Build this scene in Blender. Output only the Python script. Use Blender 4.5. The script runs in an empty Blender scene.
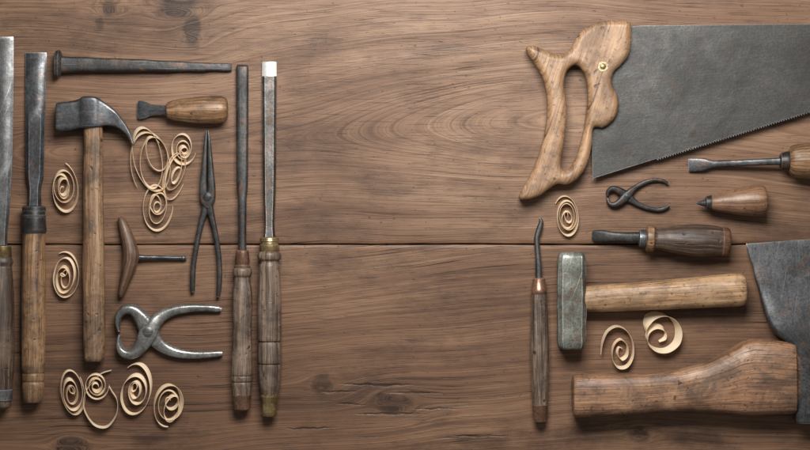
import bpy, bmesh, math, random
import numpy as np
from mathutils import Vector, noise
random.seed(7)
S = 0.001
PI = math.pi
scene = bpy.context.scene
C = scene.collection

def W(px, py, z=0.0):
    return Vector(((px-405)*S, (225-py)*S, z*S))

# ------------------------------------------------------------------ objects
def root_loc(o):
    v = Vector((0, 0, 0))
    while o is not None:
        v += o.location
        o = o.parent
    return v

def thing(name, label, cat, px, py, group=None):
    o = bpy.data.objects.new(name, None)
    C.objects.link(o)
    o.location = W(px, py)
    o.empty_display_size = 0.02
    o['label'] = label
    o['category'] = cat
    if group: o['group'] = group
    return o

def finish(me, mat, angle=38):
    me.materials.append(mat)
    for p in me.polygons: p.use_smooth = True
    me.update()
    try: me.set_sharp_from_angle(angle=math.radians(angle))
    except Exception: pass

def part(name, me, mat, parent, label=None, angle=38):
    finish(me, mat, angle)
    o = bpy.data.objects.new(name, me)
    C.objects.link(o)
    L = root_loc(parent)
    for v in me.vertices: v.co -= L
    o.parent = parent
    if label: o['label'] = label
    return o

# ------------------------------------------------------------------ shapes
def catmull(rows, k):
    if k <= 1: return [tuple(r) for r in rows]
    out = []
    n = len(rows)
    for i in range(n-1):
        p0 = rows[max(i-1, 0)]; p1 = rows[i]; p2 = rows[i+1]; p3 = rows[min(i+2, n-1)]
        for j in range(k):
            t = j/k
            out.append(tuple(0.5*((2*b)+(-a+c)*t+(2*a-5*b+4*c-d)*t*t+(-a+3*b-3*c+d)*t**3)
                             for a, b, c, d in zip(p0, p1, p2, p3)))
    out.append(tuple(rows[-1]))
    return out

def catmull_closed(pts, k):
    n = len(pts); out = []
    for i in range(n):
        p0, p1, p2, p3 = pts[i-1], pts[i], pts[(i+1) % n], pts[(i+2) % n]
        for j in range(k):
            t = j/k
            out.append(tuple(0.5*((2*b)+(-a+c)*t+(2*a-5*b+4*c-d)*t*t+(-a+3*b-3*c+d)*t**3)
                             for a, b, c, d in zip(p0, p1, p2, p3)))
    return out

OCT = lambda c: [(-1+c, -1), (1-c, -1), (1, -1+c), (1, 1-c), (1-c, 1), (-1+c, 1), (-1, 1-c), (-1, -1+c)]
BEV = [(-.97, -1), (.97, -1), (1, -.8), (1, -.1), (.62, 1), (-.62, 1), (-1, -.1), (-1, -.8)]

def loft(rows, n=32, e=2.0, sect=None, smooth=1, jit=0.0, jscale=0.08):
    """rows: (xl,yl,xr,yr,zc,h) in millimetres on the table"""
    rows = catmull(rows, smooth)
    if sect is None:
        sect = []
        for k in range(n):
            a = 2*PI*k/n - PI/2
            c, s = math.cos(a), math.sin(a)
            sect.append((math.copysign(abs(c)**(2/e), c), math.copysign(abs(s)**(2/e), s)))
    n = len(sect)
    mw = max(math.hypot(r[0]-r[2], r[1]-r[3])/2 for r in rows)
    mh = max(abs(r[5]) for r in rows)
    per = [0]
    for k in range(n):
        a, b = sect[k], sect[(k+1) % n]
        per.append(per[-1]+math.hypot((a[0]-b[0])*mw, (a[1]-b[1])*mh))
    bm = bmesh.new()
    uvl = bm.loops.layers.uv.new('grain')
    rings = []; us = [0]
    seed = random.random()*100
    for i, r in enumerate(rows):
        xl, yl, xr, yr, zc, h = r
        cx, cy = (xl+xr)/2, (yl+yr)/2
        dx, dy = (xr-xl)/2, (yr-yl)/2
        if i:
            us.append(us[-1]+math.hypot(cx-lc[0], cy-lc[1]))
        lc = (cx, cy)
        ring = []
        for (a, b) in sect:
            x, y, z = cx+a*dx, cy+a*dy, zc+b*h
            if jit:
                q = Vector((x, y, z))*jscale+Vector((seed, 0, 0))
                m = noise.noise(q)*jit+noise.noise(q*3.1)*jit*.4
                L = math.hypot(a*math.hypot(dx, dy), b*h) or 1
                x += a*dx/L*m; y += a*dy/L*m; z += b*h/L*m
            ring.append(bm.verts.new(W(x, y, max(z, 0.15))))
        rings.append(ring)
    def uvset(f, data):
        for lp, uv in zip(f.loops, data): lp[uvl].uv = (uv[0]*S, uv[1]*S)
    for i in range(len(rings)-1):
        for k in range(n):
            k2 = (k+1) % n
            f = bm.faces.new((rings[i][k], rings[i][k2], rings[i+1][k2], rings[i+1][k]))
            uvset(f, [(us[i], per[k]), (us[i], per[k+1]), (us[i+1], per[k+1]), (us[i+1], per[k])])
    for ring, u in ((rings[0], us[0]), (rings[-1], us[-1])):
        f = bm.faces.new(ring if ring is rings[-1] else ring[::-1])
        for lp in f.loops:
            lp[uvl].uv = (lp.vert.co.z*.3+u*S, lp.vert.co.x+lp.vert.co.y)
    bmesh.ops.recalc_face_normals(bm, faces=bm.faces)
    me = bpy.data.meshes.new('mesh'); bm.to_mesh(me); bm.free()
    return me

def sweep(path, smooth=4, **kw):
    """path rows: (x,y,z,w,h)"""
    pts = catmull(path, smooth)
    rows = []
    lt = None
    for i, p in enumerate(pts):
        a = pts[max(i-1, 0)]; b = pts[min(i+1, len(pts)-1)]
        tx, ty = b[0]-a[0], b[1]-a[1]
        l = math.hypot(tx, ty)
        if l > 1e-4: lt = (tx/l, ty/l)
        nx, ny = -lt[1], lt[0]
        rows.append((p[0]+nx*p[3], p[1]+ny*p[3], p[0]-nx*p[3], p[1]-ny*p[3], p[2], p[4]))
    return loft(rows, smooth=1, **kw)

def lathe(x0, y0, x1, y1, prof, z0, z1=None, flat=1.0, smooth=4, ends=(0, 0), **kw):
    """prof rows (t, r[, h]); axis from (x0,y0) towards (x1,y1), t in mm"""
    if z1 is None: z1 = z0
    L = math.hypot(x1-x0, y1-y0)
    tx, ty = (x1-x0)/L, (y1-y0)/L
    prof = [(p[0], p[1], p[2] if len(p) > 2 else p[1]*flat) for p in prof]
    prof = catmull(prof, smooth)
    a, b = ends
    if a:
        t, r, h = prof[0]
        pre = [(t, r-a, h-a), (t+.12*a, r-.55*a, h-.55*a), (t+.4*a, r-.2*a, h-.2*a)]
        prof = pre+[p for p in prof if p[0] > t+.8*a]
    if b:
        t, r, h = prof[-1]
        post = [(t-.4*b, r-.2*b, h-.2*b), (t-.12*b, r-.55*b, h-.55*b), (t, r-b, h-b)]
        prof = [p for p in prof if p[0] < t-.8*b]+post
    rows = []
    for t, r, h in prof:
        x, y = x0+tx*t, y0+ty*t
        z = z0+(z1-z0)*t/L
        nx, ny = -ty, tx
        rows.append((x+nx*r, y+ny*r, x-nx*r, y-ny*r, z, h))
    return loft(rows, **kw)

def disc(px, py, prof, n=28, sx=1, sy=1):
    bm = bmesh.new(); rings = []
    uvl = bm.loops.layers.uv.new('grain')
    for r, z in prof:
        rings.append([bm.verts.new(W(px+math.cos(2*PI*k/n)*r*sx, py+math.sin(2*PI*k/n)*r*sy, z)) for k in range(n)])
    for i in range(len(rings)-1):
        for k in range(n):
            bm.faces.new((rings[i][k], rings[i][(k+1) % n], rings[i+1][(k+1) % n], rings[i+1][k]))
    bm.faces.new(rings[0][::-1]); bm.faces.new(rings[-1])
    bmesh.ops.recalc_face_normals(bm, faces=bm.faces)
    for f in bm.faces:
        for lp in f.loops: lp[uvl].uv = (lp.vert.co.x, lp.vert.co.y)
    me = bpy.data.meshes.new('mesh'); bm.to_mesh(me); bm.free()
    return me

def bake(me, add):
    tmp = bpy.data.objects.new('tmp', me); C.objects.link(tmp)
    add(tmp)
    dg = bpy.context.evaluated_depsgraph_get()
    me2 = bpy.data.meshes.new_from_object(tmp.evaluated_get(dg))
    bpy.data.objects.remove(tmp)
    return me2

def plate(outlines, z0, z1, voxel=None, smooth_it=8, grain=(1, 0), puff=0):
    """filled outline(s) with holes, extruded; voxel>0 remeshes it, puff rounds it over that many mm"""
    bm = bmesh.new(); edges = []
    for o in outlines:
        vs = [bm.verts.new(W(x, y, z0)) for x, y in o]
        for i in range(len(vs)): edges.append(bm.edges.new((vs[i-1], vs[i])))
    bmesh.ops.triangle_fill(bm, use_beauty=True, use_dissolve=False, edges=edges)
    r = bmesh.ops.extrude_face_region(bm, geom=list(bm.faces))
    for g in r['geom']:
        if isinstance(g, bmesh.types.BMVert): g.co.z = z1*S
    bmesh.ops.recalc_face_normals(bm, faces=bm.faces)
    me = bpy.data.meshes.new('mesh'); bm.to_mesh(me); bm.free()
    if voxel:
        def rem(o):
            m = o.modifiers.new('r', 'REMESH'); m.mode = 'VOXEL'; m.voxel_size = voxel*S
        me = bake(me, rem)
        if puff:
            n = len(me.vertices)
            co = np.empty(n*3); me.vertices.foreach_get('co', co); co = co.reshape(-1, 3)
            P = np.array([W(x, y)[:2] for o in outlines for x, y in o])
            d = np.full(n, 9.0)
            for k in range(0, len(P), 50):
                dd = np.sqrt(((co[:, None, :2]-P[None, k:k+50])**2).sum(-1)).min(1)
                d = np.minimum(d, dd)
            q = np.clip(d/(puff*S), 0, 1)
            f = .48+.52*np.sqrt(1-(1-q)**2)
            mid = (z0+z1)/2*S
            co[:, 2] = mid+(co[:, 2]-mid)*f
            me.vertices.foreach_set('co', co.ravel()); me.update()
        def smo(o):
            m2 = o.modifiers.new('s', 'SMOOTH'); m2.factor = .5; m2.iterations = smooth_it
        me = bake(me, smo)
    uv = me.uv_layers.new(name='grain')
    gx, gy = grain
    for lp in me.loops:
        co = me.vertices[lp.vertex_index].co
        uv.data[lp.index].uv = (co.x*gx+co.y*gy, -co.x*gy+co.y*gx+co.z*.6)
    return me

# ------------------------------------------------------------------ materials
class NT:
    def __init__(s, name):
        s.m = bpy.data.materials.new(name); s.m.use_nodes = True
        s.t = s.m.node_tree; s.n = s.t.nodes; s.l = s.t.links
        s.b = s.n['Principled BSDF']
    def put(s, sock, v):
        if isinstance(v, bpy.types.NodeSocket): s.l.new(v, sock)
        else: sock.default_value = v
    def math(s, op, a, b=0.0, c=0.0, clamp=False):
        n = s.n.new('ShaderNodeMath'); n.operation = op; n.use_clamp = clamp
        s.put(n.inputs[0], a); s.put(n.inputs[1], b); s.put(n.inputs[2], c)
        return n.outputs[0]
    def vec(s, op, a, b=(0, 0, 0)):
        n = s.n.new('ShaderNodeVectorMath'); n.operation = op
        s.put(n.inputs[0], a); s.put(n.inputs[1], b)
        return n.outputs['Value'] if op in ('LENGTH', 'DOT_PRODUCT') else n.outputs[0]
    def noise(s, v, scale=1, detail=4, rough=.55, dist=0):
        n = s.n.new('ShaderNodeTexNoise'); s.put(n.inputs['Vector'], v)
        n.inputs['Scale'].default_value = scale; n.inputs['Detail'].default_value = detail
        n.inputs['Roughness'].default_value = rough; n.inputs['Distortion'].default_value = dist
        return n.outputs['Fac']
    def rng(s, v, a, b, c=0.0, d=1.0):
        n = s.n.new('ShaderNodeMapRange'); s.put(n.inputs[0], v)
        for i, x in enumerate((a, b, c, d)): n.inputs[i+1].default_value = x
        return n.outputs[0]
    def ramp(s, v, stops):
        n = s.n.new('ShaderNodeValToRGB'); s.put(n.inputs[0], v)
        e = n.color_ramp.elements
        while len(e) < len(stops): e.new(.5)
        for i, (p, c) in enumerate(stops):
            e[i].position = p; e[i].color = (*c, 1)
        return n.outputs[0]
    def mix(s, f, a, b, mode='MIX'):
        n = s.n.new('ShaderNodeMix'); n.data_type = 'RGBA'; n.blend_type = mode
        s.put(n.inputs[0], f)
        for sock, v in ((n.inputs[6], a), (n.inputs[7], b)):
            if isinstance(v, tuple): v = (*v, 1) if len(v) == 3 else v
            s.put(sock, v)
        return n.outputs[2]
    def bump(s, h, strength, dist, prev=None):
        n = s.n.new('ShaderNodeBump'); n.inputs['Strength'].default_value = strength
        n.inputs['Distance'].default_value = dist; s.put(n.inputs['Height'], h)
        if prev is not None: s.l.new(prev, n.inputs['Normal'])
        return n.outputs[0]
    def coords(s):
        n = s.n.new('ShaderNodeTexCoord'); oi = s.n.new('ShaderNodeObjectInfo')
        cx = s.n.new('ShaderNodeCombineXYZ')
        r = s.math('MULTIPLY', oi.outputs['Random'], 37.0)
        for k in range(3): s.put(cx.inputs[k], r)
        return s.vec('ADD', n.outputs['Object'], cx.outputs[0]), n.outputs['UV'], cx.outputs[0], n.outputs['Object']
    def edge(s, radius):
        b = s.n.new('ShaderNodeBevel'); b.samples = 4; b.inputs[0].default_value = radius
        g = s.n.new('ShaderNodeNewGeometry')
        d = s.vec('DOT_PRODUCT', b.outputs[0], g.outputs['Normal'])
        return s.math('SUBTRACT', 1.0, d)
    def line(s, v, width):
        return s.rng(s.math('ABSOLUTE', s.math('SUBTRACT', v, .5)), 0, width, 1, 0)

def steel(name, c1, c2, metal=.55, rough=.42, rust=0.0, rustc=(.11, .052, .026), streak=.5, pits=.5, edge=.6, patch=.65, light=.55, scr=.5):
    g = NT(name); o, uv, r, _ = g.coords()
    a = g.noise(o, 45, 6, .70, .6)
    b = g.noise(o, 420, 3, .6)
    st = g.noise(g.vec('ADD', g.vec('MULTIPLY', uv, (25, 900, 1)), r), 1, 3, .6)
    f = g.math('ADD', g.math('MULTIPLY', g.math('SUBTRACT', a, .5), 1.7), .5)
    f = g.math('ADD', f, g.math('MULTIPLY', g.math('SUBTRACT', st, .5), streak))
    f = g.math('ADD', f, g.math('MULTIPLY', g.math('SUBTRACT', b, .5), .7))
    mid = tuple((x*.62+y*.38) for x, y in zip(c1, c2))
    col = g.ramp(f, [(.24, c1), (.52, mid), (.82, c2)])
    big = g.noise(o, 17, 5, .66, .5)
    col = g.mix(g.rng(big, .43, .64, 0, patch), col, tuple(x*.42 for x in c1))
    lt = g.noise(g.vec('ADD', o, (3.3, 7.1, 1)), 26, 5, .7, .8)
    col = g.mix(g.rng(lt, .54, .70, 0, light), col, tuple(min(.7, x*1.25) for x in c2))
    if rust:
        rn = g.noise(o, 62, 7, .74, 1.2)
        col = g.mix(g.rng(rn, .60-.2*rust, .74-.12*rust, 0, .85), col, rustc)
    pit = g.noise(o, 600, 2, .5)
    col = g.mix(g.rng(pit, .60, .70, 0, pits), col, tuple(x*.35 for x in c1))
    bright = tuple(min(.72, x*2.4+.12) for x in c2)
    if scr:
        sv = g.vec('ADD', uv, g.vec('MULTIPLY', g.n.new('ShaderNodeTexCoord').outputs['Object'], (.4, .4, 0)))
        sc = g.noise(g.vec('ADD', g.vec('MULTIPLY', sv, (22, 1300, 1)), r), 1, 1, .5)
        col = g.mix(g.rng(sc, .69, .77, 0, scr), col, tuple(x*.5+y*.5 for x, y in zip(c2, bright)))
    if edge:
        em = g.math('MULTIPLY', g.rng(g.edge(.0012), .012, .12), g.rng(g.math('ADD', b, a), .72, 1.12, .3, 1.0))
        col = g.mix(g.math('MULTIPLY', em, edge), col, bright)
    g.put(g.b.inputs['Base Color'], col)
    g.b.inputs['Metallic'].default_value = metal
    g.put(g.b.inputs['Roughness'], g.rng(a, .3, .7, rough+.15, rough-.1))
    h = g.math('ADD', g.math('MULTIPLY', a, .30), g.math('ADD', g.math('MULTIPLY', b, .10), g.math('MULTIPLY', st, .04)))
    g.put(g.b.inputs['Normal'], g.bump(h, .6, .0012))
    return g.m

def wood(name, dark, mid, light, stain=.5, rough=.44, fine=1.0, grime=(.022, .014, .009), crack=.75, soft=1.0):
    g = NT(name); o, uv, r, _ = g.coords()
    v = lambda sx, sy: g.vec('ADD', g.vec('MULTIPLY', uv, (sx, sy, 1)), r)
    warp = g.noise(o, 28, 2, .5)
    cx = g.n.new('ShaderNodeCombineXYZ'); g.put(cx.inputs[1], g.math('MULTIPLY', warp, 2.2))
    vv = g.vec('ADD', v(9, 280*fine), cx.outputs[0])
    a = g.noise(vv, 1, 5, .64)
    b = g.noise(v(34, 1400), 1, 3, .62)
    f = g.math('MULTIPLY_ADD', g.math('SUBTRACT', a, .5), soft, .5)
    f = g.math('ADD', f, g.math('MULTIPLY', g.math('SUBTRACT', b, .5), .85))
    col = g.ramp(f, [(.30, dark), (.5, mid), (.72, light)])
    wear = g.noise(o, 19, 4, .6, .4)
    col = g.mix(g.rng(wear, .50, .68, 0, .45), col, tuple(min(.7, x*1.2) for x in light))
    stn = g.noise(o, 25, 6, .70, .8)
    col = g.mix(g.rng(stn, .45, .62, 0, stain), col, grime)
    ck = g.noise(v(13, 560), 1, 2, .5)
    ckm = g.rng(ck, .65, .70, 0, crack)
    col = g.mix(ckm, col, tuple(x*.22 for x in dark))
    sp = g.noise(o, 260, 4, .65)
    spm = g.rng(sp, .57, .68, 0, .65)
    col = g.mix(spm, col, grime)
    nick = g.noise(o, 120, 1, .5)
    nkm = g.rng(nick, .69, .76)
    col = g.mix(g.math('MULTIPLY', nkm, .8), col, tuple(x*.35 for x in dark))
    g.put(g.b.inputs['Base Color'], col)
    g.put(g.b.inputs['Roughness'], g.rng(stn, .3, .7, rough-.08, rough+.16))
    g.b.inputs['Specular IOR Level'].default_value = .5
    h = g.math('ADD', g.math('MULTIPLY', a, .25), g.math('MULTIPLY', b, .14))
    h = g.math('SUBTRACT', h, g.math('MULTIPLY', ckm, .35))
    h = g.math('SUBTRACT', h, g.math('MULTIPLY', nkm, .6))
    h = g.math('ADD', h, g.math('MULTIPLY', warp, .8))
    g.put(g.b.inputs['Normal'], g.bump(h, .7, .0010))
    return g.m

M = {}
M['steel_grey'] = steel('worn_grey_steel', (.062, .064, .065), (.19, .196, .20), .5, .38, .3, patch=.55, edge=.8, light=.4)
M['steel_dark'] = steel('dark_blade_steel', (.024, .026, .029), (.120, .128, .140), .5, .36, .33, edge=.95)
M['steel_black'] = steel('blackened_steel', (.014, .0138, .014), (.070, .069, .069), .4, .42, .38, edge=.75)
M['steel_bright'] = steel('ground_bright_steel', (.40, .40, .38), (.56, .56, .53), .35, .34, 0, pits=.1, edge=0, patch=.0)
M['steel_pincer'] = steel('pincer_steel', (.13, .132, .125), (.44, .445, .43), .65, .25, .25, edge=1.0, patch=.6)
M['steel_saw'] = steel('saw_plate_steel', (.043, .0425, .041), (.094, .092, .088), .5, .36, .26, rustc=(.066, .046, .034), streak=.5, edge=.7, patch=.5, light=.35, scr=.22, pits=.3)
M['steel_mallet'] = steel('worn_chipped_steel', (.072, .079, .066), (.30, .318, .28), .38, .46, .5, pits=.95, edge=1.0)
M['steel_axe'] = steel('dark_axe_steel', (.024, .025, .027), (.112, .116, .122), .45, .38, .33, pits=.85, edge=1.0, scr=.4, patch=.65, light=.55)
M['steel_brown'] = steel('brown_grey_steel', (.042, .039, .036), (.145, .138, .130), .5, .36, .42, edge=.9, light=.4)
M['brass'] = steel('aged_brass', (.17, .115, .05), (.52, .385, .19), .75, .32, .25)
M['copper'] = steel('aged_copper', (.115, .058, .038), (.33, .185, .122), .65, .36, .33)
M['wood_oak'] = wood('oiled_ash_handle', (.066, .031, .0145), (.185, .100, .048), (.33, .202, .108), .70)
M['wood_hammer'] = wood('hammer_handle_wood', (.074, .037, .0185), (.180, .101, .053), (.305, .195, .113), .66)
M['wood_mallet'] = wood('mallet_handle_wood', (.175, .092, .044), (.33, .196, .101), (.46, .307, .176), .48, soft=.9)
M['wood_axe'] = wood('axe_handle_wood', (.095, .044, .023), (.235, .122, .066), (.37, .225, .135), .60, soft=.9)
M['wood_saw'] = wood('saw_handle_wood', (.17, .088, .044), (.29, .166, .088), (.405, .258, .15), .46, fine=1.3, soft=.75)
M['wood_dark'] = wood('dark_handle_wood', (.016, .009, .006), (.050, .029, .020), (.17, .113, .08), .65)
M['wood_greybrown'] = wood('grey_brown_handle_wood', (.038, .025, .018), (.122, .083, .059), (.27, .20, .15), .68)
M['wood_red'] = wood('reddish_handle_wood', (.050, .023, .012), (.145, .073, .039), (.27, .155, .092), .6)
M['wood_gimlet'] = wood('gimlet_handle_wood', (.032, .016, .009), (.090, .047, .027), (.17, .098, .061), .5)

def shaving_mat():
    g = NT('pale_wood_shaving'); o, uv, r, _ = g.coords()
    v = g.vec('ADD', g.vec('MULTIPLY', uv, (30, 900, 1)), r)
    a = g.noise(v, 1, 4, .6)
    big = g.noise(g.vec('ADD', g.vec('MULTIPLY', uv, (35, 60, 1)), r), 1, 3, .5)
    f = g.math('ADD', g.math('MULTIPLY', a, .6), g.math('MULTIPLY', big, .4))
    col = g.ramp(f, [(.28, (.66, .47, .28)), (.45, (.90, .75, .55)), (.65, (.94, .86, .71))])
    g.put(g.b.inputs['Base Color'], col)
    g.b.inputs['Roughness'].default_value = .38
    g.put(g.b.inputs['Normal'], g.bump(a, .3, .0003))
    tr = g.n.new('ShaderNodeBsdfTranslucent'); g.put(tr.inputs[0], col)
    mx = g.n.new('ShaderNodeMixShader'); mx.inputs[0].default_value = .42
    g.l.new(g.b.outputs[0], mx.inputs[1]); g.l.new(tr.outputs[0], mx.inputs[2])
    g.l.new(mx.outputs[0], g.n['Material Output'].inputs[0])
    return g.m
M['shaving'] = shaving_mat()

def table_mat(name, tint, knots, seed, cracks):
    g = NT(name)
    tc = g.n.new('ShaderNodeTexCoord'); uv = tc.outputs['UV']; o = tc.outputs['Object']
    def v(src, sx, sy, z=0.0):
        return g.vec('ADD', g.vec('MULTIPLY', src, (sx, sy, 0)), (seed*3.1, seed*1.7, z+seed))
    broad = g.noise(v(uv, 1.2, 34), 1, 4, .6)
    gl = g.noise(v(uv, .9, 46, 21), 1, 3, .55)
    fine = g.noise(v(uv, 1.8, 460), 1, 4, .72)
    fib = g.noise(v(uv, 6, 1050), 1, 3, .65)
    blotch = g.noise(v(o, 4, 8), 1, 4, .6)
    c = lambda n, k: g.math('MULTIPLY', g.math('SUBTRACT', n, .5), k)
    f = g.math('ADD', c(broad, .42), .5)
    f = g.math('ADD', f, c(fine, .44))
    f = g.math('ADD', f, c(fib, .46))
    f = g.math('ADD', f, c(blotch, .55))
    t = lambda q: tuple(a*b for a, b in zip(q, tint))
    col = g.ramp(f, [(.22, t((.038, .0185, .0102))), (.40, t((.112, .059, .034))), (.53, t((.182, .104, .063))), (.72, t((.295, .190, .122)))])
    lw = g.math('MAXIMUM', g.line(gl, .009), g.math('MULTIPLY', g.line(g.noise(v(uv, 1.1, 62, 33), 1, 3, .5), .007), .8))
    lmask = g.rng(g.noise(v(o, 7, 26, 2), 1, 3, .6), .38, .60, .08, .55)
    col = g.mix(g.math('MULTIPLY', lw, lmask), col, t((.055, .028, .0165)))
    pore = g.noise(v(o, 22, 1150, 4), 1, 2, .5)
    pm = g.rng(pore, .60, .67, 0, .6)
    col = g.mix(pm, col, t((.030, .015, .009)))
    stk = g.noise(v(uv, 1.1, 120, 9), 1, 5, .72)
    col = g.mix(g.rng(stk, .58, .71, 0, .66), col, t((.038, .0195, .012)))
    ckn = g.noise(v(uv, 5, 430, 2), 1, 2, .5)
    area = g.noise(v(o, 5, 11, 7), 1, 3, .5)
    ckm = g.math('MULTIPLY', g.rng(ckn, .64, .69), g.rng(area, .48, .62, 0, cracks))
    col = g.mix(ckm, col, (.012, .007, .0045))
    stn = g.noise(v(o, 7, 14, 5), 1, 6, .74)
    col = g.mix(g.rng(stn, .49, .67, 0, .66), col, t((.038, .0195, .012)))
    sp = g.noise(v(o, 150, 260, 11), 1, 3, .6)
    spm = g.rng(sp, .66, .72, 0, .6)
    col = g.mix(spm, col, t((.028, .014, .009)))
    kn = None; kl = None
    ns = g.n.new('ShaderNodeTexNoise'); ns.inputs['Scale'].default_value = 70; ns.inputs['Detail'].default_value = 5
    g.l.new(o, ns.inputs['Vector'])
    wob0 = g.vec('SUBTRACT', ns.outputs['Color'], (.5, .5, .5))
    for (px, py, rx, ry, st) in knots:
        q = W(px, py)
        thin = ry < 3
        wob = g.vec('MULTIPLY', wob0, (.012, .0055, 0) if thin else (.018, .010, 0))
        d = g.vec('MULTIPLY', g.vec('ADD', g.vec('SUBTRACT', o, (q.x, q.y, 0)), wob), (1/(rx*S), 1/(ry*S), 0))
        k = g.rng(g.vec('LENGTH', d), .15 if st < .5 else .5, 1.08, st, 0)
        kn = k if kn is None else g.math('MAXIMUM', kn, k)
        if thin: kl = k if kl is None else g.math('MAXIMUM', kl, k)
    kn = g.math('MULTIPLY', kn, g.rng(g.math('ADD', fine, g.math('SUBTRACT', fib, .5)), .35, .62, 1.05, .6))
    col = g.mix(kn, col, (.018, .0082, .0045))
    g.put(g.b.inputs['Base Color'], col)
    g.put(g.b.inputs['Roughness'], g.rng(f, .3, .7, .58, .40))
    g.b.inputs['Specular IOR Level'].default_value = .32
    h = g.math('ADD', g.math('MULTIPLY', fine, .22), g.math('MULTIPLY', fib, .22))
    h = g.math('SUBTRACT', h, g.math('MULTIPLY', pm, .2))
    h = g.math('SUBTRACT', h, g.math('MULTIPLY', spm, .4))
    h = g.math('SUBTRACT', h, g.math('MULTIPLY', ckm, .9))
    if kl is not None: h = g.math('SUBTRACT', h, g.math('MULTIPLY', kl, 1.0))
    g.put(g.b.inputs['Normal'], g.bump(h, .7, .0010))
    return g.m

# ------------------------------------------------------------------ table
SEAM = W(0, 244.3).y
def flow(x, y, knots):
    dv = 0
    for (px, py, a) in knots:
        c = W(px, py); dx, dy = (x-c.x)*.55, y-c.y
        r2 = dx*dx+dy*dy; a2 = (a*S)**2
        dv -= dy*a2/(r2+a2*.35)
    return dv

def v_upper(x, y):
    n1 = noise.noise(Vector((x*3.0, y*5, 1.3)))*.016+noise.noise(Vector((x*9, y*14, 5.3)))*.007
    # nested arches opening to the right, no closed eye in view
    yc = .088+.016*math.sin(x*5+.6)
    d = .075*(1/(1+math.exp(-(x-.02)/.11)))
    yy = y+flow(x, y, [(178, 6, 22), (192, 36, 12), (108, 6, 11)])
    return math.sqrt((yy-yc)**2+.0006)-.85*d*math.exp(-((yy-yc)/.085)**2)+n1

def v_lower(x, y):
    n1 = noise.noise(Vector((x*2.5, y*6, 8.3)))*.012+noise.noise(Vector((x*10, y*18, 2.3)))*.005
    yy = y+flow(x, y, [(394, 404, 15), (640, 434, 9), (70, 446, 13), (322, 384, 9)])
    yc = -.30+.02*math.sin(x*4)
    d = .05*math.tanh((x+.05)/.3)
    return math.sqrt((yy-yc)**2+d*d)+n1

GAP = .00045
def plank(name, y0, y1, vf, mat, seam_at_low):
    nx, ny = 400, 130
    x0, x1 = -.80, .80
    ys = [y0+(y1-y0)*j/ny for j in range(ny+1)]
    edge = [(.0000, -.022), (.0000, -.0014), (.0002, -.0005), (.0007, -.0001)]
    if seam_at_low: rows = [(y0+a, z) for a, z in edge]+[(r, 0.0) for r in ys if r > y0+.0014]+[(y1, -.022)]
    else: rows = [(y0, -.022)]+[(r, 0.0) for r in ys if r < y1-.0014]+[(y1-a, z) for a, z in reversed(edge)]
    bm = bmesh.new(); uvl = bm.loops.layers.uv.new('grain')
    g = []; V = {}
    for (y, z) in rows:
        line = []
        for i in range(nx+1):
            x = x0+(x1-x0)*i/nx
            yy = y
            if z < 0 and abs(y-SEAM) < .004:
                yy += noise.noise(Vector((x*9, 0, 3)))*.0009
                sg = 1 if seam_at_low else -1
                yy += sg*(noise.noise(Vector((x*45, 2 if seam_at_low else 7, 3)))*.00045+.0001)
            vt = bm.verts.new((x, yy, z)); V[vt] = (x, vf(x, y)); line.append(vt)
        g.append(line)
    for j in range(len(g)-1):
        for i in range(nx):
            f = bm.faces.new((g[j][i], g[j][i+1], g[j+1][i+1], g[j+1][i])); f.smooth = True
            for lp in f.loops: lp[uvl].uv = V[lp.vert]
    me = bpy.data.meshes.new('mesh'); bm.to_mesh(me); bm.free()
    me.materials.append(mat)
    o = bpy.data.objects.new(name, me); C.objects.link(o)
    o['kind'] = 'structure'
    return o
mu = table_mat('walnut_plank_upper', (.92, .88, .83), [(178, 4, 25, 18, 1), (192, 30, 12, 26, 1), (110, 8, 12, 11, 1), (100, 24, 5, 10, .8), (190, 30, 60, 50, .42), (30, 20, 80, 26, .40), (110, 14, 40, 30, .36)], 1.0, .5)
ml = table_mat('walnut_plank_lower', (.78, .72, .66), [(394, 404, 25, 12, .85), (384, 398, 10, 7, .95), (640, 434, 11, 9, .95), (70, 446, 26, 13, .95), (322, 384, 9, 16, .75), (700, 438, 36, 9, .75), (150, 438, 28, 8, .65), (480, 440, 30, 7, .6),
    (376, 385, 36, 1.7, .95), (416, 393, 28, 1.4, .9), (390, 414, 34, 1.6, .95), (436, 409, 22, 1.3, .8), (338, 392, 16, 1.5, .85), (352, 404, 14, 1.2, .8), (480, 436, 30, 1.4, .8), (310, 428, 26, 1.3, .8), (395, 402, 75, 26, .40), (90, 430, 120, 20, .38)], 4.0, 1.0)
a = plank('tabletop_upper_plank', SEAM+GAP, .50, v_upper, mu, True)
a['label'] = 'upper brown walnut plank of the workbench top with faint arched grain'
b = plank('tabletop_lower_plank', -.50, SEAM-GAP, v_lower, ml, False)
b['label'] = 'lower darker walnut plank of the workbench top with cracks and knots'
g = NT('gap_shade_dark'); g.put(g.b.inputs['Base Color'], g.mix(g.noise(g.coords()[0], 60, 3, .5), (.012, .008, .006), (.03, .018, .012)))  # near-black colour stands in for the shade inside the plank gap
g.b.inputs['Roughness'].default_value = .8
bm = bmesh.new(); bmesh.ops.create_cube(bm, size=1.0)
for vt in bm.verts: vt.co = Vector((vt.co.x*1.58, vt.co.y*.98, -.0305+vt.co.z*.016))
me = bpy.data.meshes.new('mesh'); bm.to_mesh(me); bm.free(); me.materials.append(g.m)
gap_sheet = bpy.data.objects.new('added_gap_backing', me); C.objects.link(gap_sheet); gap_sheet['kind'] = 'structure'  # added dark sheet, keeps the pale world background from showing through the gap
gap_sheet['label'] = 'dark sheet added under the two planks to shade the gap between them'

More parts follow.
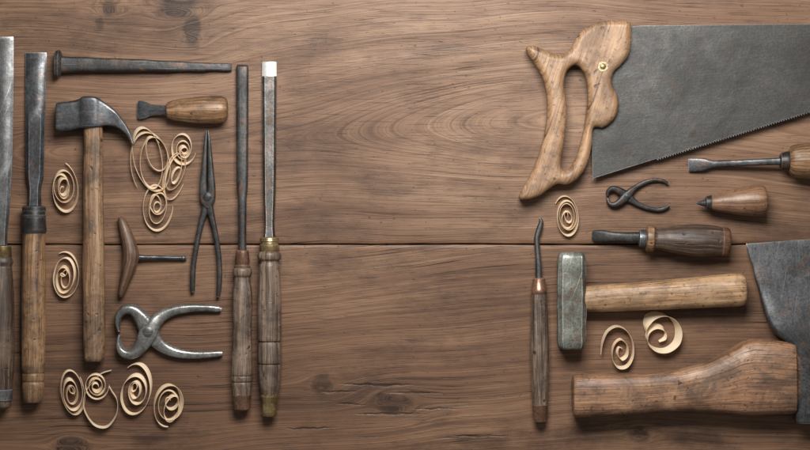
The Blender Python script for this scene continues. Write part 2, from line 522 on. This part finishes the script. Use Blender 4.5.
# ------------------------------------------------------------------ tools, left half
t = thing('chisel', 'wide grey chisel with dark handle, leftmost tool, cut by the left edge', 'chisel', 3, 260, 'chisels and gouges lying upright')
p = part('blade', lathe(3, 40, 4, 246, [(0, 10.5, 1.2), (2, 11, 1.6), (60, 10.8, 2.2), (125, 9.6, 2.6), (165, 7.6, 3), (190, 5.2, 3.6), (207, 4.6, 4.2)], 3, 11.5, sect=BEV, smooth=3), M['steel_grey'], t)
part('ferrule', lathe(4, 245, 4, 275, [(0, 7.5), (1, 9), (11, 10), (12, 9.4)], 12.5, smooth=1), M['brass'], t)
h = part('handle', lathe(4, 257, 3.5, 390, [(0, 9.6), (5, 11.2), (9, 10.0), (13, 10.4), (40, 12.2), (85, 13), (115, 12), (133, 10.6)], 12.8, ends=(.6, 0), jit=.35), M['wood_dark'], t)
part('hoop', lathe(3.5, 388, 3.5, 402, [(0, 10.4), (.8, 11.4), (11, 11.2), (12, 10.2)], 12.8, smooth=1), M['steel_grey'], t)
part('handle_tip', lathe(3.5, 399, 3.5, 410, [(0, 9.5), (6, 9), (9, 7)], 12.8, ends=(0, 2)), M['wood_dark'], t)

t = thing('chisel', 'dark steel chisel with brown handle and black socket, second tool from left', 'chisel', 36, 228, 'chisels and gouges lying upright')
part('blade', lathe(36.5, 53, 36, 209, [(0, 10, .8), (1.5, 10.6, 1.2), (18, 10.4, 2.2), (70, 9.6, 2.8), (110, 9.0, 3.2), (125, 8.4, 3.6), (136, 6.2, 4.4), (156, 6.6, 5.4)], 3, 10.5, sect=BEV, smooth=3), M['steel_dark'], t)
part('socket', lathe(36, 206, 36, 236, [(0, 9.5), (1, 11.6), (5, 12), (5.6, 11), (9, 11.4), (9.6, 12), (11, 12.1), (11.6, 11.5), (24, 12.6), (26, 12.4), (27.5, 11.6)], 12.8, smooth=1), M['steel_black'], t)
part('handle', lathe(36, 232, 35, 402, [(0, 11.2), (30, 11.6), (75, 12.2), (120, 11.8), (138, 11.3), (140, 10.2), (142, 11.2), (147, 11), (149, 10), (151, 10.8), (158, 10.6), (170, 9.4)], 12.8, ends=(0, 3), jit=.4), M['wood_oak'], t)

t = thing('forged_spike', 'black forged iron spike with flat head lying along the top left', 'spike', 145, 66)
part('shank', sweep([(61, 65, 8.5, 8.5, 7.5), (80, 65, 8, 7.4, 7), (120, 65.6, 7.4, 6.6, 6.2), (170, 66.6, 6.2, 5.4, 5), (212, 67.3, 5, 4.2, 3.4), (229, 67.6, 4.2, 3.6, 1.8), (232, 67.6, 4.0, 3.2, 1.2)], e=5, jit=.8), M['steel_black'], t)
part('head', lathe(56.5, 64.6, 64, 64.8, [(0, 11.5, 9), (.8, 13, 10.6), (4.0, 13.8, 11), (5.6, 12, 10), (7, 9, 8)], 11, smooth=1, e=3, jit=.8), M['steel_black'], t)

t = thing('hammer', 'hammer with dark curved peen head and straight worn brown handle', 'hammer', 95, 230)
part('handle', sweep([(95, 108, 13, 8.6, 7), (95, 132, 13, 9.6, 8.2), (95, 165, 13, 9.6, 8.4), (95, 210, 13, 10, 9), (95.5, 270, 13, 10.8, 9.6), (96, 330, 13, 10.9, 10), (96, 354, 13, 10.2, 9.6), (96, 358.5, 13, 9.6, 9), (96, 360.5, 13, 8, 7.4)], e=2.6, jit=.4), M['wood_hammer'], t)
part('head', loft([(58.8, 105.6, 58.8, 130, 13, 10.5), (59.6, 104, 59.6, 131.6, 13, 12), (63, 103.2, 63, 132, 13, 12.4), (74, 102.2, 74, 131, 13, 12), (82, 99.8, 82, 129.6, 13, 11.6), (86, 97.4, 86, 129.2, 13, 12.4), (97, 97.4, 97, 128.4, 13, 12.4), (103, 100.6, 103, 127.6, 13, 10.4), (112, 107, 109, 126.4, 13, 8.8), (120.5, 115.4, 117, 127.6, 13, 8), (127.4, 125, 124, 131.6, 13, 7.4), (132.2, 134.2, 130.4, 137.4, 13, 7), (135.4, 144.4, 135, 145, 13, 6.6)], e=9, n=44, smooth=4, jit=.45), M['steel_dark'], t, angle=42)

t = thing('stub_chisel', 'short flared chisel with stubby brown handle below the iron spike', 'chisel', 185, 110)
part('blade', lathe(138, 110, 176, 111, [(0, 8.2, .8), (2, 9.4, 1.4), (8, 8.2, 2.2), (15, 5.6, 3.2), (26, 5.0, 4.4), (38, 5.4, 5)], 3.5, 11, e=4), M['steel_dark'], t)
part('handle', lathe(168, 111, 229, 110, [(0, 7.2), (3, 8.6), (10, 10.6), (28, 13.2), (42, 14), (53, 13.6), (60.5, 11.6)], 14, ends=(1.2, 3), jit=.4), M['wood_oak'], t)

t = thing('needle_nose_pliers', 'slim black needle nose pliers with spread handles', 'pliers', 208, 196)
for s in (-1, 1):
    j = part('jaw', sweep([(208+s*.9, 131, 6, .75, 2), (208+s*1.7, 142, 6, 1.5, 3.2), (208+s*2.7, 160, 6, 2.5, 4.2), (208+s*3.6, 178, 6, 3.4, 4.6), (208+s*4.0, 189, 6, 4.0, 4.8), (208+s*2.5, 200, 6, 5, 4.6), (208-s*1, 206, 6, 4.2, 4.2)], e=4), M['steel_black'], t)
part('handle', sweep([(209, 197, 5.6, 5, 3.8), (206, 208, 5.6, 4.0, 3.6), (202, 222, 5.4, 2.9, 3.4), (197.6, 242, 5.2, 2.6, 3.2), (194, 264, 5, 2.6, 3), (193, 284, 5, 2.5, 3), (193.4, 292, 5, 1.8, 2.4)], e=3), M['steel_black'], t)
part('handle', sweep([(207, 197, 6.6, 5, 3.8), (210, 208, 6.4, 4.0, 3.6), (213.4, 222, 6, 2.9, 3.4), (217.4, 242, 5.4, 2.6, 3.2), (219.8, 264, 5, 2.6, 3), (219.6, 286, 5, 2.5, 3), (218.4, 297, 5, 1.7, 2.4)], e=3), M['steel_black'], t)
part('pivot', disc(208, 197, [(4.6, 8), (4.6, 11), (3.8, 11.7), (1, 12)]), M['steel_dark'], t)

t = thing('gimlet', 'small gimlet with tapered dark wood cross handle', 'gimlet', 135, 257)
part('handle', sweep([(120.5, 217, 7, 2, 3), (122.6, 221, 7.5, 4.0, 5), (126.5, 232, 8, 5.8, 6.5), (130.5, 246, 8.4, 7.4, 7.8), (131.6, 257, 8.6, 8.2, 8.2), (129.4, 269, 8.4, 7, 7.6), (125.6, 282, 7.8, 5.2, 6.5), (122.4, 293, 7.2, 3.6, 5), (121.4, 297, 7, 1.8, 3)], jit=.3), M['wood_gimlet'], t)
part('shaft', lathe(134, 257, 187, 258, [(0, 4), (5, 3.8), (7, 2.6), (20, 2.2), (46, 2.2), (50, 2.6), (53, 1.6)], 8, 3.5), M['steel_dark'], t)

t = thing('gouge', 'long narrow black gouge with copper collared handle, beside the pale tipped chisel', 'gouge', 243, 235, 'chisels and gouges lying upright')
part('blade', lathe(242.6, 65, 243, 254, [(0, 4.8, 1.5), (2, 5.9, 2.6), (12, 6.2, 3.4), (90, 5.8, 4), (122, 5.4, 4.2), (134, 4.2, 4.4), (172, 3.9, 4.6), (189, 4.2, 4.6)], 4, 9.5, e=3, smooth=3), M['steel_black'], t)
part('ferrule', lathe(243, 250, 243, 270, [(0, 5.4), (1, 6.4), (12, 7.6), (13, 7), (15, 7.1), (16, 8.2), (18, 8), (18.6, 7)], 10.4, smooth=1), M['copper'], t)
part('handle', lathe(243, 267, 242.6, 396, [(0, 7.4), (2, 9.2), (5, 9.6), (8, 9.2), (10, 7.8), (13, 8.0), (28, 10.0), (58, 9.4), (90, 10), (106, 10.6), (107.5, 9.2), (109, 10.4), (113, 10.4), (114.5, 9.2), (116, 10.0), (128, 9.2)], 10.6, ends=(.6, 0), jit=.3), M['wood_greybrown'], t)
part('end_cap', lathe(242.6, 393, 242.6, 410, [(0, 8.4), (1, 9.4), (12, 8.8), (15, 8.4), (16.5, 6.8)], 10.4, smooth=1), M['copper'], t)

t = thing('chisel', 'long brown steel chisel with pale ground tip and brass collared handle', 'chisel', 270, 240, 'chisels and gouges lying upright')
p = part('blade', lathe(269.6, 76.6, 270, 240, [(0, 7.4, 2.0), (60, 6.8, 2.6), (115, 6.2, 3.4), (140, 5.0, 4.2), (152, 5, 4.8), (164, 6.4, 6)], 4, 11, sect=BEV, smooth=3), M['steel_brown'], t)
part('cutting_edge', lathe(269.6, 62, 269.6, 77, [(0, 7.2, .5), (14.4, 7.4, 2.0)], 3.6, 4.0, sect=BEV, smooth=1), M['steel_bright'], p, 'pale ground cutting bevel')
part('ferrule', lathe(270, 237, 270, 254, [(0, 7.6), (1, 9.2), (4, 9.8), (5, 8.6), (7, 8.8), (8, 9.8), (13, 10.2), (14.5, 9.4)], 12.2, smooth=1), M['brass'], t)
part('handle', lathe(270, 251, 270, 394, [(0, 9), (2, 11.4), (5, 12), (8, 11.2), (10, 9.0), (13, 9.4), (16, 10.4), (45, 11.6), (76, 12), (88, 12), (89.4, 10.2), (91, 10.2), (92.4, 12), (110, 12.2), (111.4, 10.4), (113, 10.4), (114.4, 11.9), (134, 10.6), (142, 9)], 12.4, ends=(.6, 0), jit=.3), M['wood_greybrown'], t)
part('end_cap', lathe(270, 391, 270, 415, [(0, 8), (1, 9), (5, 9), (6, 8.2), (20, 7.6), (23, 7.2), (24.4, 5.8)], 12, smooth=1), M['brass'], t)

t = thing('pincers', 'grey steel carpenter pincers with rounded jaws open to the left', 'pincers', 165, 331)
part('jaw_and_handle', sweep([(120.4, 331, 8, 1.4, 6), (118.8, 325, 8, 2.4, 6.5), (119.6, 316, 8, 3.8, 7), (125.4, 309.6, 8, 4.9, 7), (134, 309.4, 8, 5.6, 7), (142, 317, 8, 7.4, 6.6), (149, 328, 8, 9.4, 5.6), (156, 339, 7, 7.4, 5.2), (165, 347.4, 6, 6.0, 5), (177, 352.4, 5.5, 5.0, 4.6), (192, 354.4, 5, 4.2, 4.2), (207, 354.2, 5, 3.6, 3.8), (218, 353.4, 5, 3.2, 3.4), (222.8, 353, 5, 2.2, 2.6)], e=2.5, jit=.3), M['steel_pincer'], t)
part('jaw_and_handle', sweep([(121, 334.4, 8.4, 1.4, 6), (119.8, 340, 8.4, 2.4, 6.5), (121, 348, 8.4, 3.8, 7), (127, 353.4, 8.4, 4.9, 7), (135, 352.4, 8.4, 5.6, 7), (142.5, 345, 9, 7.4, 6.6), (149, 334, 10, 9.4, 5.8), (155, 323, 9, 7.4, 5.4), (163, 315.4, 7, 6.0, 5), (175, 310.4, 6, 5.0, 4.6), (190, 308, 5.4, 4.2, 4.2), (206, 307.8, 5, 3.6, 3.8), (217, 308.6, 5, 3.2, 3.4), (221.8, 309.2, 5, 2.2, 2.6)], e=2.5, jit=.3), M['steel_pincer'], t)
part('pivot', disc(149.5, 331, [(5.4, 12), (5.4, 16.2), (4.4, 17), (1.5, 17.4)]), M['steel_grey'], t)

# ------------------------------------------------------------------ tools, right half
t = thing('hand_saw', 'large hand saw with grey toothed blade and carved wooden handle', 'saw', 620, 110)
outer = [(628, 24), (612, 22), (596, 24), (584, 29.5), (576, 38), (570, 49), (562, 55.5), (552, 55), (541, 50), (527.5, 47), (526, 53), (534, 65), (541.5, 79), (546, 98), (545.5, 122), (541, 146), (533.5, 167), (526, 182), (518.5, 196), (522, 200), (536, 197), (547, 189.5), (556, 184), (566, 184.5), (576, 179), (585, 166), (590, 147), (592, 129), (602, 128), (611.5, 121), (617, 109), (615.5, 96), (610.5, 85), (612, 74), (620, 66), (627.5, 55), (629.5, 40)]
hole = [(575, 66), (583, 75), (586.5, 91), (585.5, 112), (582, 134), (576.5, 154), (569, 168), (562.5, 171), (559.5, 164), (561.5, 150), (564.5, 128), (565.5, 106), (563, 86), (566, 72)]
hm = plate([catmull_closed(outer, 14), catmull_closed(hole, 24)[::-1]], .2, 24, voxel=.85, smooth_it=4, grain=(.30, .954), puff=6.5)
hd = part('handle', hm, M['wood_saw'], t, angle=75)
teeth = []
nT = 125
x0, y0, x1, y1 = 591.5, 181, 905, 83.5
for i in range(nT):
    for f_, d in ((0, 0), (.55, -2.1)):
        q = (i+f_)/nT
        teeth.append((x0+(x1-x0)*q+d*.3, y0+(y1-y0)*q+d*.95))
teeth.append((x1, y1))
blade = [(598, 30), (602, 60), (598, 100), (591, 126)]+teeth+[(906, 30), (903, 24.4), (770, 25.2), (640, 26.6), (628, 28)]
part('blade', plate([blade], 11.6, 12.5, grain=(.98, .1)), M['steel_saw'], t, angle=20)
part('medallion', disc(601, 68, [(5.6, 18), (5.6, 23.8), (5.0, 24.7), (4.2, 24.7), (3.8, 24.2), (3.2, 24.2), (2.6, 24.8), (.8, 25.1)]), M['brass'], hd)

t = thing('screwdriver', 'flat screwdriver with brown handle cut off by the right edge', 'screwdriver', 760, 162)
part('blade', lathe(688, 165, 782, 161.6, [(0, 5.8, .8), (1.5, 6.6, 1.2), (14, 6.4, 2.2), (21, 4.4, 3), (28, 3.3, 3.3), (60, 3.4, 3.4), (86, 3.6, 3.6), (94, 4, 4)], 4, 17, e=3.2), M['steel_dark'], t)
part('ferrule', lathe(777, 161.8, 790, 161.4, [(0, 6), (1, 8.2), (6, 9.6), (10, 10), (11, 9.4)], 18, smooth=1), M['steel_black'], t)
part('handle', lathe(786, 161.4, 890, 160, [(0, 12.6), (4, 15.4), (14, 17.4), (40, 17.8), (70, 16), (92, 16.6), (104, 13)], 18, ends=(2.5, 4), jit=.4), M['wood_oak'], t)

t = thing('nippers', 'tiny dark nippers with curved handles below the saw blade', 'nippers', 628, 196)
part('jaw_and_handle', sweep([(606.8, 195.6, 5, 1.2, 3), (607.6, 191.6, 5, 2.0, 3.6), (612, 188.8, 5, 2.8, 4), (618, 190.6, 5, 3.6, 4), (626, 196, 5, 4.6, 3.4), (635, 202.6, 4.4, 2.8, 3), (645, 207.4, 4, 2.2, 2.6), (657, 209.8, 4, 2.0, 2.4), (665, 208, 4, 1.8, 2.2), (668.6, 205.4, 4, 1.2, 1.6)], e=3), M['steel_black'], t)
part('jaw_and_handle', sweep([(607.2, 198.4, 5, 1.2, 3), (608.4, 202.8, 5, 2.0, 3.6), (613, 205, 5, 2.8, 4), (619, 202.4, 5.2, 3.6, 4), (626, 196, 6, 4.6, 3.6), (633, 189, 5, 2.8, 3), (643, 183, 4, 2.2, 2.6), (653, 180, 4, 2.0, 2.4), (662, 180.6, 4, 1.8, 2.2), (667.6, 184, 4, 1.2, 1.6)], e=3), M['steel_black'], t)
part('pivot', disc(626, 196, [(2.6, 8), (2.6, 10.2), (2, 10.8), (.5, 11)]), M['steel_dark'], t)

t = thing('awl', 'stubby awl with reddish brown cone handle above the dark handled turnscrew', 'awl', 735, 202)
part('spike', lathe(695, 203.4, 708, 203, [(0, .8), (4, 2.4), (8, 3.6), (13, 5)], 13, 15), M['steel_black'], t)
part('ferrule', lathe(703.6, 203.1, 712, 202.8, [(0, 5), (.8, 6.4), (6, 7.8), (7, 7.4)], 15, smooth=1), M['steel_black'], t)
part('handle', lathe(709, 203, 764, 200.4, [(0, 7.4), (8, 9.4), (22, 12.4), (38, 15), (48, 15.8), (54.5, 14.6)], 15.6, ends=(.5, 2.2), jit=.4), M['wood_red'], t)

t = thing('turnscrew', 'squat turnscrew with fat dark handle and copper end cap', 'turnscrew', 665, 239)
part('blade', lathe(591.5, 235.4, 644, 238, [(0, 3, .8), (2, 5.2, 1.4), (9, 6.0, 2.6), (18, 5, 3.6), (30, 4.8, 4.4), (44, 5.6, 5.4), (52, 6, 6)], 5, 15, e=3), M['steel_black'], t)
part('ferrule', lathe(637, 238.2, 650, 238.6, [(0, 6.2), (1, 8.4), (5, 9), (8, 8.6)], 15.6, smooth=1), M['steel_dark'], t)
h = part('handle', lathe(645, 238.4, 722, 241.4, [(0, 11), (2, 13), (6, 13.2), (9, 11), (14, 11.2), (30, 14.4), (48, 16.2), (64, 15.6), (77, 13.6)], 16, ends=(1, 0), jit=.4), M['wood_dark'], t)
part('collar', lathe(644.4, 238.4, 656, 238.8, [(0, 11.2), (1, 13.2), (4, 13.6), (7, 13.4), (8, 12)], 16, smooth=1, jit=.2), M['wood_oak'], h)
part('end_cap', lathe(719, 241.3, 729, 241.7, [(0, 13), (1, 14.4), (6, 14), (8, 12.8), (8.8, 11)], 16, smooth=1), M['copper'], t)

t = thing('sledge_hammer', 'club hammer with battered grey steel head and pale wooden handle', 'hammer', 620, 298)
part('handle', sweep([(566, 299.2, 15, 10.5, 9), (584, 298.6, 15, 12.6, 11), (600, 298, 15.5, 13.4, 12), (640, 295.6, 16, 14.2, 13), (690, 292.4, 16.5, 15.4, 14), (725, 290, 17, 16.4, 15), (737, 289.2, 17, 16.2, 15), (741.6, 288.9, 17, 14.6, 13.6), (743.4, 288.8, 17, 12, 11)], e=2.4, jit=.5), M['wood_mallet'], t)
rows = []
for y, w, hh in ((252, 9.6, 11), (253, 11.6, 12.6), (256.5, 13, 14), (262, 13.6, 14.4), (275, 13.7, 14.6), (288, 13.9, 14.6), (300, 14, 14.6), (312, 13.9, 14.6), (325, 13.8, 14.6), (338, 13.6, 14.4), (344, 13, 14), (347.4, 11.8, 12.6), (348.6, 9.6, 11)):
    rows.append((570.4-w, y, 570.4+w, y, 15, hh))
part('head', loft(rows, sect=OCT(.30), smooth=2, jit=1.1, jscale=.12), M['steel_mallet'], t)

t = thing('gouge', 'slim hook tipped gouge with copper ferrule, upright beside the club hammer head', 'gouge', 538, 320, 'chisels and gouges lying upright')
part('blade', sweep([(539.6, 217.6, 4, .9, 1), (541, 222, 4, 2.2, 2), (539.2, 229, 4.5, 3.0, 2.6), (536.6, 238, 5, 2.8, 3), (537, 248, 6, 2.6, 3), (538, 262, 7, 3, 3.2), (538.4, 280, 8.6, 3.4, 3.4)], e=2.6), M['steel_black'], t)
part('ferrule', lathe(538.4, 277.6, 538.6, 304, [(0, 5), (1, 6.2), (10, 7.0), (11, 7.6), (16, 7.8), (17.2, 7)], 9.4, smooth=1), M['copper'], t)
part('handle', lathe(538.6, 294, 539.6, 406, [(0, 7.2), (27, 8.6), (57, 9.2), (87, 8.6), (112, 7.4)], 9.6, jit=.3), M['wood_greybrown'], t)
part('end_cap', lathe(539.6, 403.4, 540, 422, [(0, 7), (1, 7.9), (14, 7.2), (17, 6.6), (18.2, 5.2)], 9.4, smooth=1), M['copper'], t)

t = thing('axe', 'broad axe with dark steel head cut by the right edge and thick brown handle', 'axe', 730, 385)
part('handle', loft([(571, 377, 571.4, 411, 18, 14), (572, 374.4, 572.2, 414.6, 18, 16.5), (575, 373.2, 575, 415.6, 18, 17.5), (600, 372.6, 600, 414.4, 18, 17.8), (640, 371.4, 640, 411.6, 18, 17.4), (676, 368.2, 676, 409.4, 18, 17), (704, 361.4, 704, 409.6, 18.4, 17.4), (724, 350.6, 724, 411.4, 19, 18), (739, 341, 739, 412.6, 19.5, 18.6), (750, 338.0, 750, 413.2, 20, 19), (770, 339, 770, 413.0, 20, 19.2), (786, 341, 786.6, 412.4, 20, 19), (790, 341.8, 791, 412, 20, 18.6), (791.2, 343, 792.2, 411, 20, 17.4), (791.8, 346, 792.8, 408, 19.6, 14), (800, 350, 800, 404, 19, 9), (830, 350, 830, 404, 19, 8)], e=3.2, n=48, jit=.6), M['wood_axe'], t)
part('head', loft([(744.2, 243.6, 852, 236, 13, .7), (744.8, 246.4, 851.6, 239, 13, 1.4), (749, 262, 850, 258, 13.5, 3.0), (755.5, 288, 847, 288, 14.5, 6), (762, 312, 843, 312, 16, 9.5), (770, 330, 840, 330, 17, 12), (784, 342, 838, 342, 17.5, 13), (790, 352, 838, 352, 18, 13.4), (790.6, 380, 838, 380, 18, 13.6), (791, 408, 838, 408, 18, 13.4), (791.6, 418, 837, 418, 17.6, 12.6), (793, 421.5, 836, 421.5, 17.6, 11)], e=7, n=48, smooth=5, jit=.8, jscale=.06), M['steel_axe'], t, angle=55)

# ------------------------------------------------------------------ shavings
def spiral_pts(c0, rx, ry, turns, rin, rot, ph, grow, c1, drift, irr, sd, step=7.0):
    nz = lambda x, k: noise.noise(Vector((x, sd, k*7.3)))
    N = int(turns*360/step)
    cr, sr = math.cos(math.radians(rot)), math.sin(math.radians(rot))
    out = []
    for i in range(N+1):
        q = i/N
        th = math.radians(ph)+2*PI*turns*q
        r = (rin+(1-rin)*q**grow)*(1+irr*nz(q*turns*1.1, 0)+.05*nz(q*turns*3, 1))
        ex, ey = rx*r*math.cos(th), ry*r*math.sin(th)
        d = q**drift; k = irr*1.6*(1-q*.6)
        out.append((c0[0]+(c1[0]-c0[0])*d+rx*k*nz(q*turns*.9, 2)+ex*cr-ey*sr,
                    c0[1]+(c1[1]-c0[1])*d+ry*k*nz(q*turns*.9, 3)-(ex*sr+ey*cr)))
    return out

def shaving(label, c0, rx=0, ry=0, turns=0, rin=.2, w=8, tilt=28, tdir=-100, rot=0, ph=0, grow=1.0, c1=None, drift=2.0, lift=3, taper=.3, irr=.16, path=None, tail=None):
    sd = random.random()*50
    nz = lambda x, k: noise.noise(Vector((x, sd, k*7.3)))
    if path: pts = catmull(path, 12)
    else:
        pts = spiral_pts(c0, rx, ry, turns, rin, rot, ph, grow, c1 or c0, drift, irr, sd)
        if tail: pts = pts+catmull([pts[-1]]+tail, 12)[1:]
    L = [0]
    for a, b in zip(pts, pts[1:]): L.append(L[-1]+math.hypot(b[0]-a[0], b[1]-a[1]))
    tot = L[-1]
    P = []
    n = len(pts)
    for i, (px, py) in enumerate(pts):
        q = L[i]/tot; s = L[i]/45.0
        a = pts[max(i-1, 0)]; b = pts[min(i+1, n-1)]
        tx, ty = b[0]-a[0], -(b[1]-a[1]); l = math.hypot(tx, ty) or 1
        rad = Vector((ty/l, -tx/l, 0))
        tl = math.radians(tilt*(1+.9*nz(s*.8, 6)))
        td = math.radians(tdir+80*nz(s*.5, 7))
        A = Vector((math.sin(tl)*math.cos(td), math.sin(tl)*math.sin(td), math.cos(tl)))
        base = Vector((px-405, 225-py, 0))+A*(q-.5)*-lift
        ww = w*(.85+.55*nz(s*.8, 4))
        ww *= min(1, taper+(1-taper)*min(L[i], tot-L[i])/16)
        P.append((base-A*ww/2, base+rad*(.07*w), base+A*ww/2+rad*.3*nz(s*4, 5), L[i]))
    mz = min(min(a.z, b.z, c.z) for a, b, c, _ in P)
    org = W(*c0)
    bm = bmesh.new(); uvl = bm.loops.layers.uv.new('grain')
    rings = []
    for a, b, c, l in P:
        vs = []
        for k in range(5):
            s = k/4
            pt = a*(1-s)**2+2*b*s*(1-s)+c*s*s
            if k in (0, 4): pt = pt+Vector((0, 0, .45*noise.noise(Vector((l*.5, k, sd)))))
            vs.append(bm.verts.new(Vector((pt.x, pt.y, max(.3, pt.z-mz+.6)))*S-Vector((org.x, org.y, 0))))
        rings.append((vs, l))
    for (v0, l0), (v1, l1) in zip(rings, rings[1:]):
        for k in range(4):
            f = bm.faces.new((v0[k], v1[k], v1[k+1], v0[k+1])); f.smooth = True
            for lp, uv in zip(f.loops, ((l0, k*w/4), (l1, k*w/4), (l1, (k+1)*w/4), (l0, (k+1)*w/4))): lp[uvl].uv = (uv[0]*S, uv[1]*S)
    bmesh.ops.recalc_face_normals(bm, faces=bm.faces)
    bmesh.ops.solidify(bm, geom=list(bm.faces), thickness=.0002)
    me = bpy.data.meshes.new('mesh'); bm.to_mesh(me); bm.free()
    finish(me, M['shaving'], 60)
    o = bpy.data.objects.new('wood_shaving', me); C.objects.link(o)
    o.location = (org.x, org.y, 0)
    o['label'] = label; o['category'] = 'wood shaving'; o['group'] = 'curled wood shavings'
    return o

shaving('oval curled shaving left of the hammer handle, upper of the two', (64, 188), 15, 25, 4.2, .13, 8, 23, -60, rot=4, irr=.32, grow=1.25)
shaving('oval curled shaving left of the hammer handle, lower of the two', (65, 276), 14.5, 25, 4.1, .12, 8, 22, -120, rot=-4, ph=80, grow=1.35, irr=.3)
shaving('large open looped shaving right of the hammer peen', (154, 164), 20, 37, 3.5, .34, 8, 24, -50, rot=10, ph=40, c1=(150, 157), irr=.40, drift=1)
shaving('small tight curl beside the needle nose pliers', (184, 148), 12, 16, 3.6, .14, 8, 24, -80, ph=120, irr=.26, grow=1.2)
shaving('curled shaving just above the gimlet shaft', (157, 204), 15, 25.5, 4.0, .13, 8, 23, -60, rot=-3, irr=.3, grow=1.2)
shaving('small narrow loose curl between the open loop and the pliers', (176, 174), 10, 24, 2.8, .3, 7, 28, -20, rot=-16, ph=60, irr=.38)
shaving('curled shaving at bottom left, leftmost of the bottom row', (72, 392), 13.5, 25, 4.1, .13, 8, 23, -50, rot=6, irr=.3, grow=1.25)
shaving('shaving with tight curl and large loose loop below the hammer handle', (97, 385), 12, 14, 3.0, .16, 7.5, 23, -70, ph=0, irr=.14,
        tail=[(113, 391), (118, 400), (117, 414), (108, 426), (96, 425), (87, 414), (84, 399), (90, 385), (101, 374), (112, 370)])
shaving('curled shaving below the pincers jaws, third of the bottom row', (137, 390), 16, 25, 3.8, .13, 8.5, 23, -110, rot=-6, ph=200, grow=1.4, irr=.3)
shaving('curled shaving at the right end of the bottom row', (170, 404), 18, 26.5, 3.7, .15, 8, 24, -60, rot=-10, ph=30, irr=.34, grow=1.2)
shaving('dark coiled shaving under the saw handle tip', (567, 217), 12.5, 21, 4.4, .14, 7, 19, -90, rot=4, irr=.2)
shaving('curl with a loose outer loop between club hammer and axe handles', (620, 347), w=8.5, tilt=23, tdir=-70,
        path=[(600, 354), (601.5, 341), (607, 330), (616, 325.5), (626, 330), (632, 342), (632, 356), (626, 366), (617, 366.5), (611.5, 357), (613, 345), (620, 339), (626.5, 345), (626.5, 355), (621, 359.5), (617, 354), (618.5, 347.5), (622.5, 348.5)])
shaving('wide open ribbon curl beside the club hammer handle', (660, 333), w=13, tilt=38, tdir=-60,
        path=[(646, 334), (644, 325), (649, 316.5), (660, 313.5), (671, 318), (677.5, 329), (676, 342), (666, 350), (654, 349), (646.5, 341), (648, 331), (656, 326.5), (664, 330), (665, 338), (659, 342)])

# ------------------------------------------------------------------ light, world, camera
w = bpy.data.worlds.new('World'); scene.world = w; w.use_nodes = True
bg = w.node_tree.nodes['Background']
bg.inputs[0].default_value = (1.0, .97, .94, 1); bg.inputs[1].default_value = .20

def area(name, loc, target, sx, sy, power, col):
    l = bpy.data.lights.new(name, 'AREA'); l.shape = 'RECTANGLE'; l.size = sx; l.size_y = sy
    l.energy = power; l.color = col
    o = bpy.data.objects.new(name, l); C.objects.link(o); o.location = loc
    o.rotation_euler = (Vector(target)-Vector(loc)).to_track_quat('-Z', 'Y').to_euler()
    return o
area('window_light', (.04, .47, .80), (.05, .04, 0), .50, .36, 16.5, (1.0, .97, .93))

cd = bpy.data.cameras.new('camera'); cam = bpy.data.objects.new('camera', cd); C.objects.link(cam)
Hc = 2.4
cam.location = (0, 0, Hc); cam.rotation_euler = (0, 0, 0)
cd.sensor_width = 36; cd.lens = 36*Hc/.81; cd.clip_end = 50; cd.clip_start = .1
scene.camera = cam
scene.view_settings.view_transform = 'Standard'
scene.view_settings.look = 'None'
scene.view_settings.exposure = 0
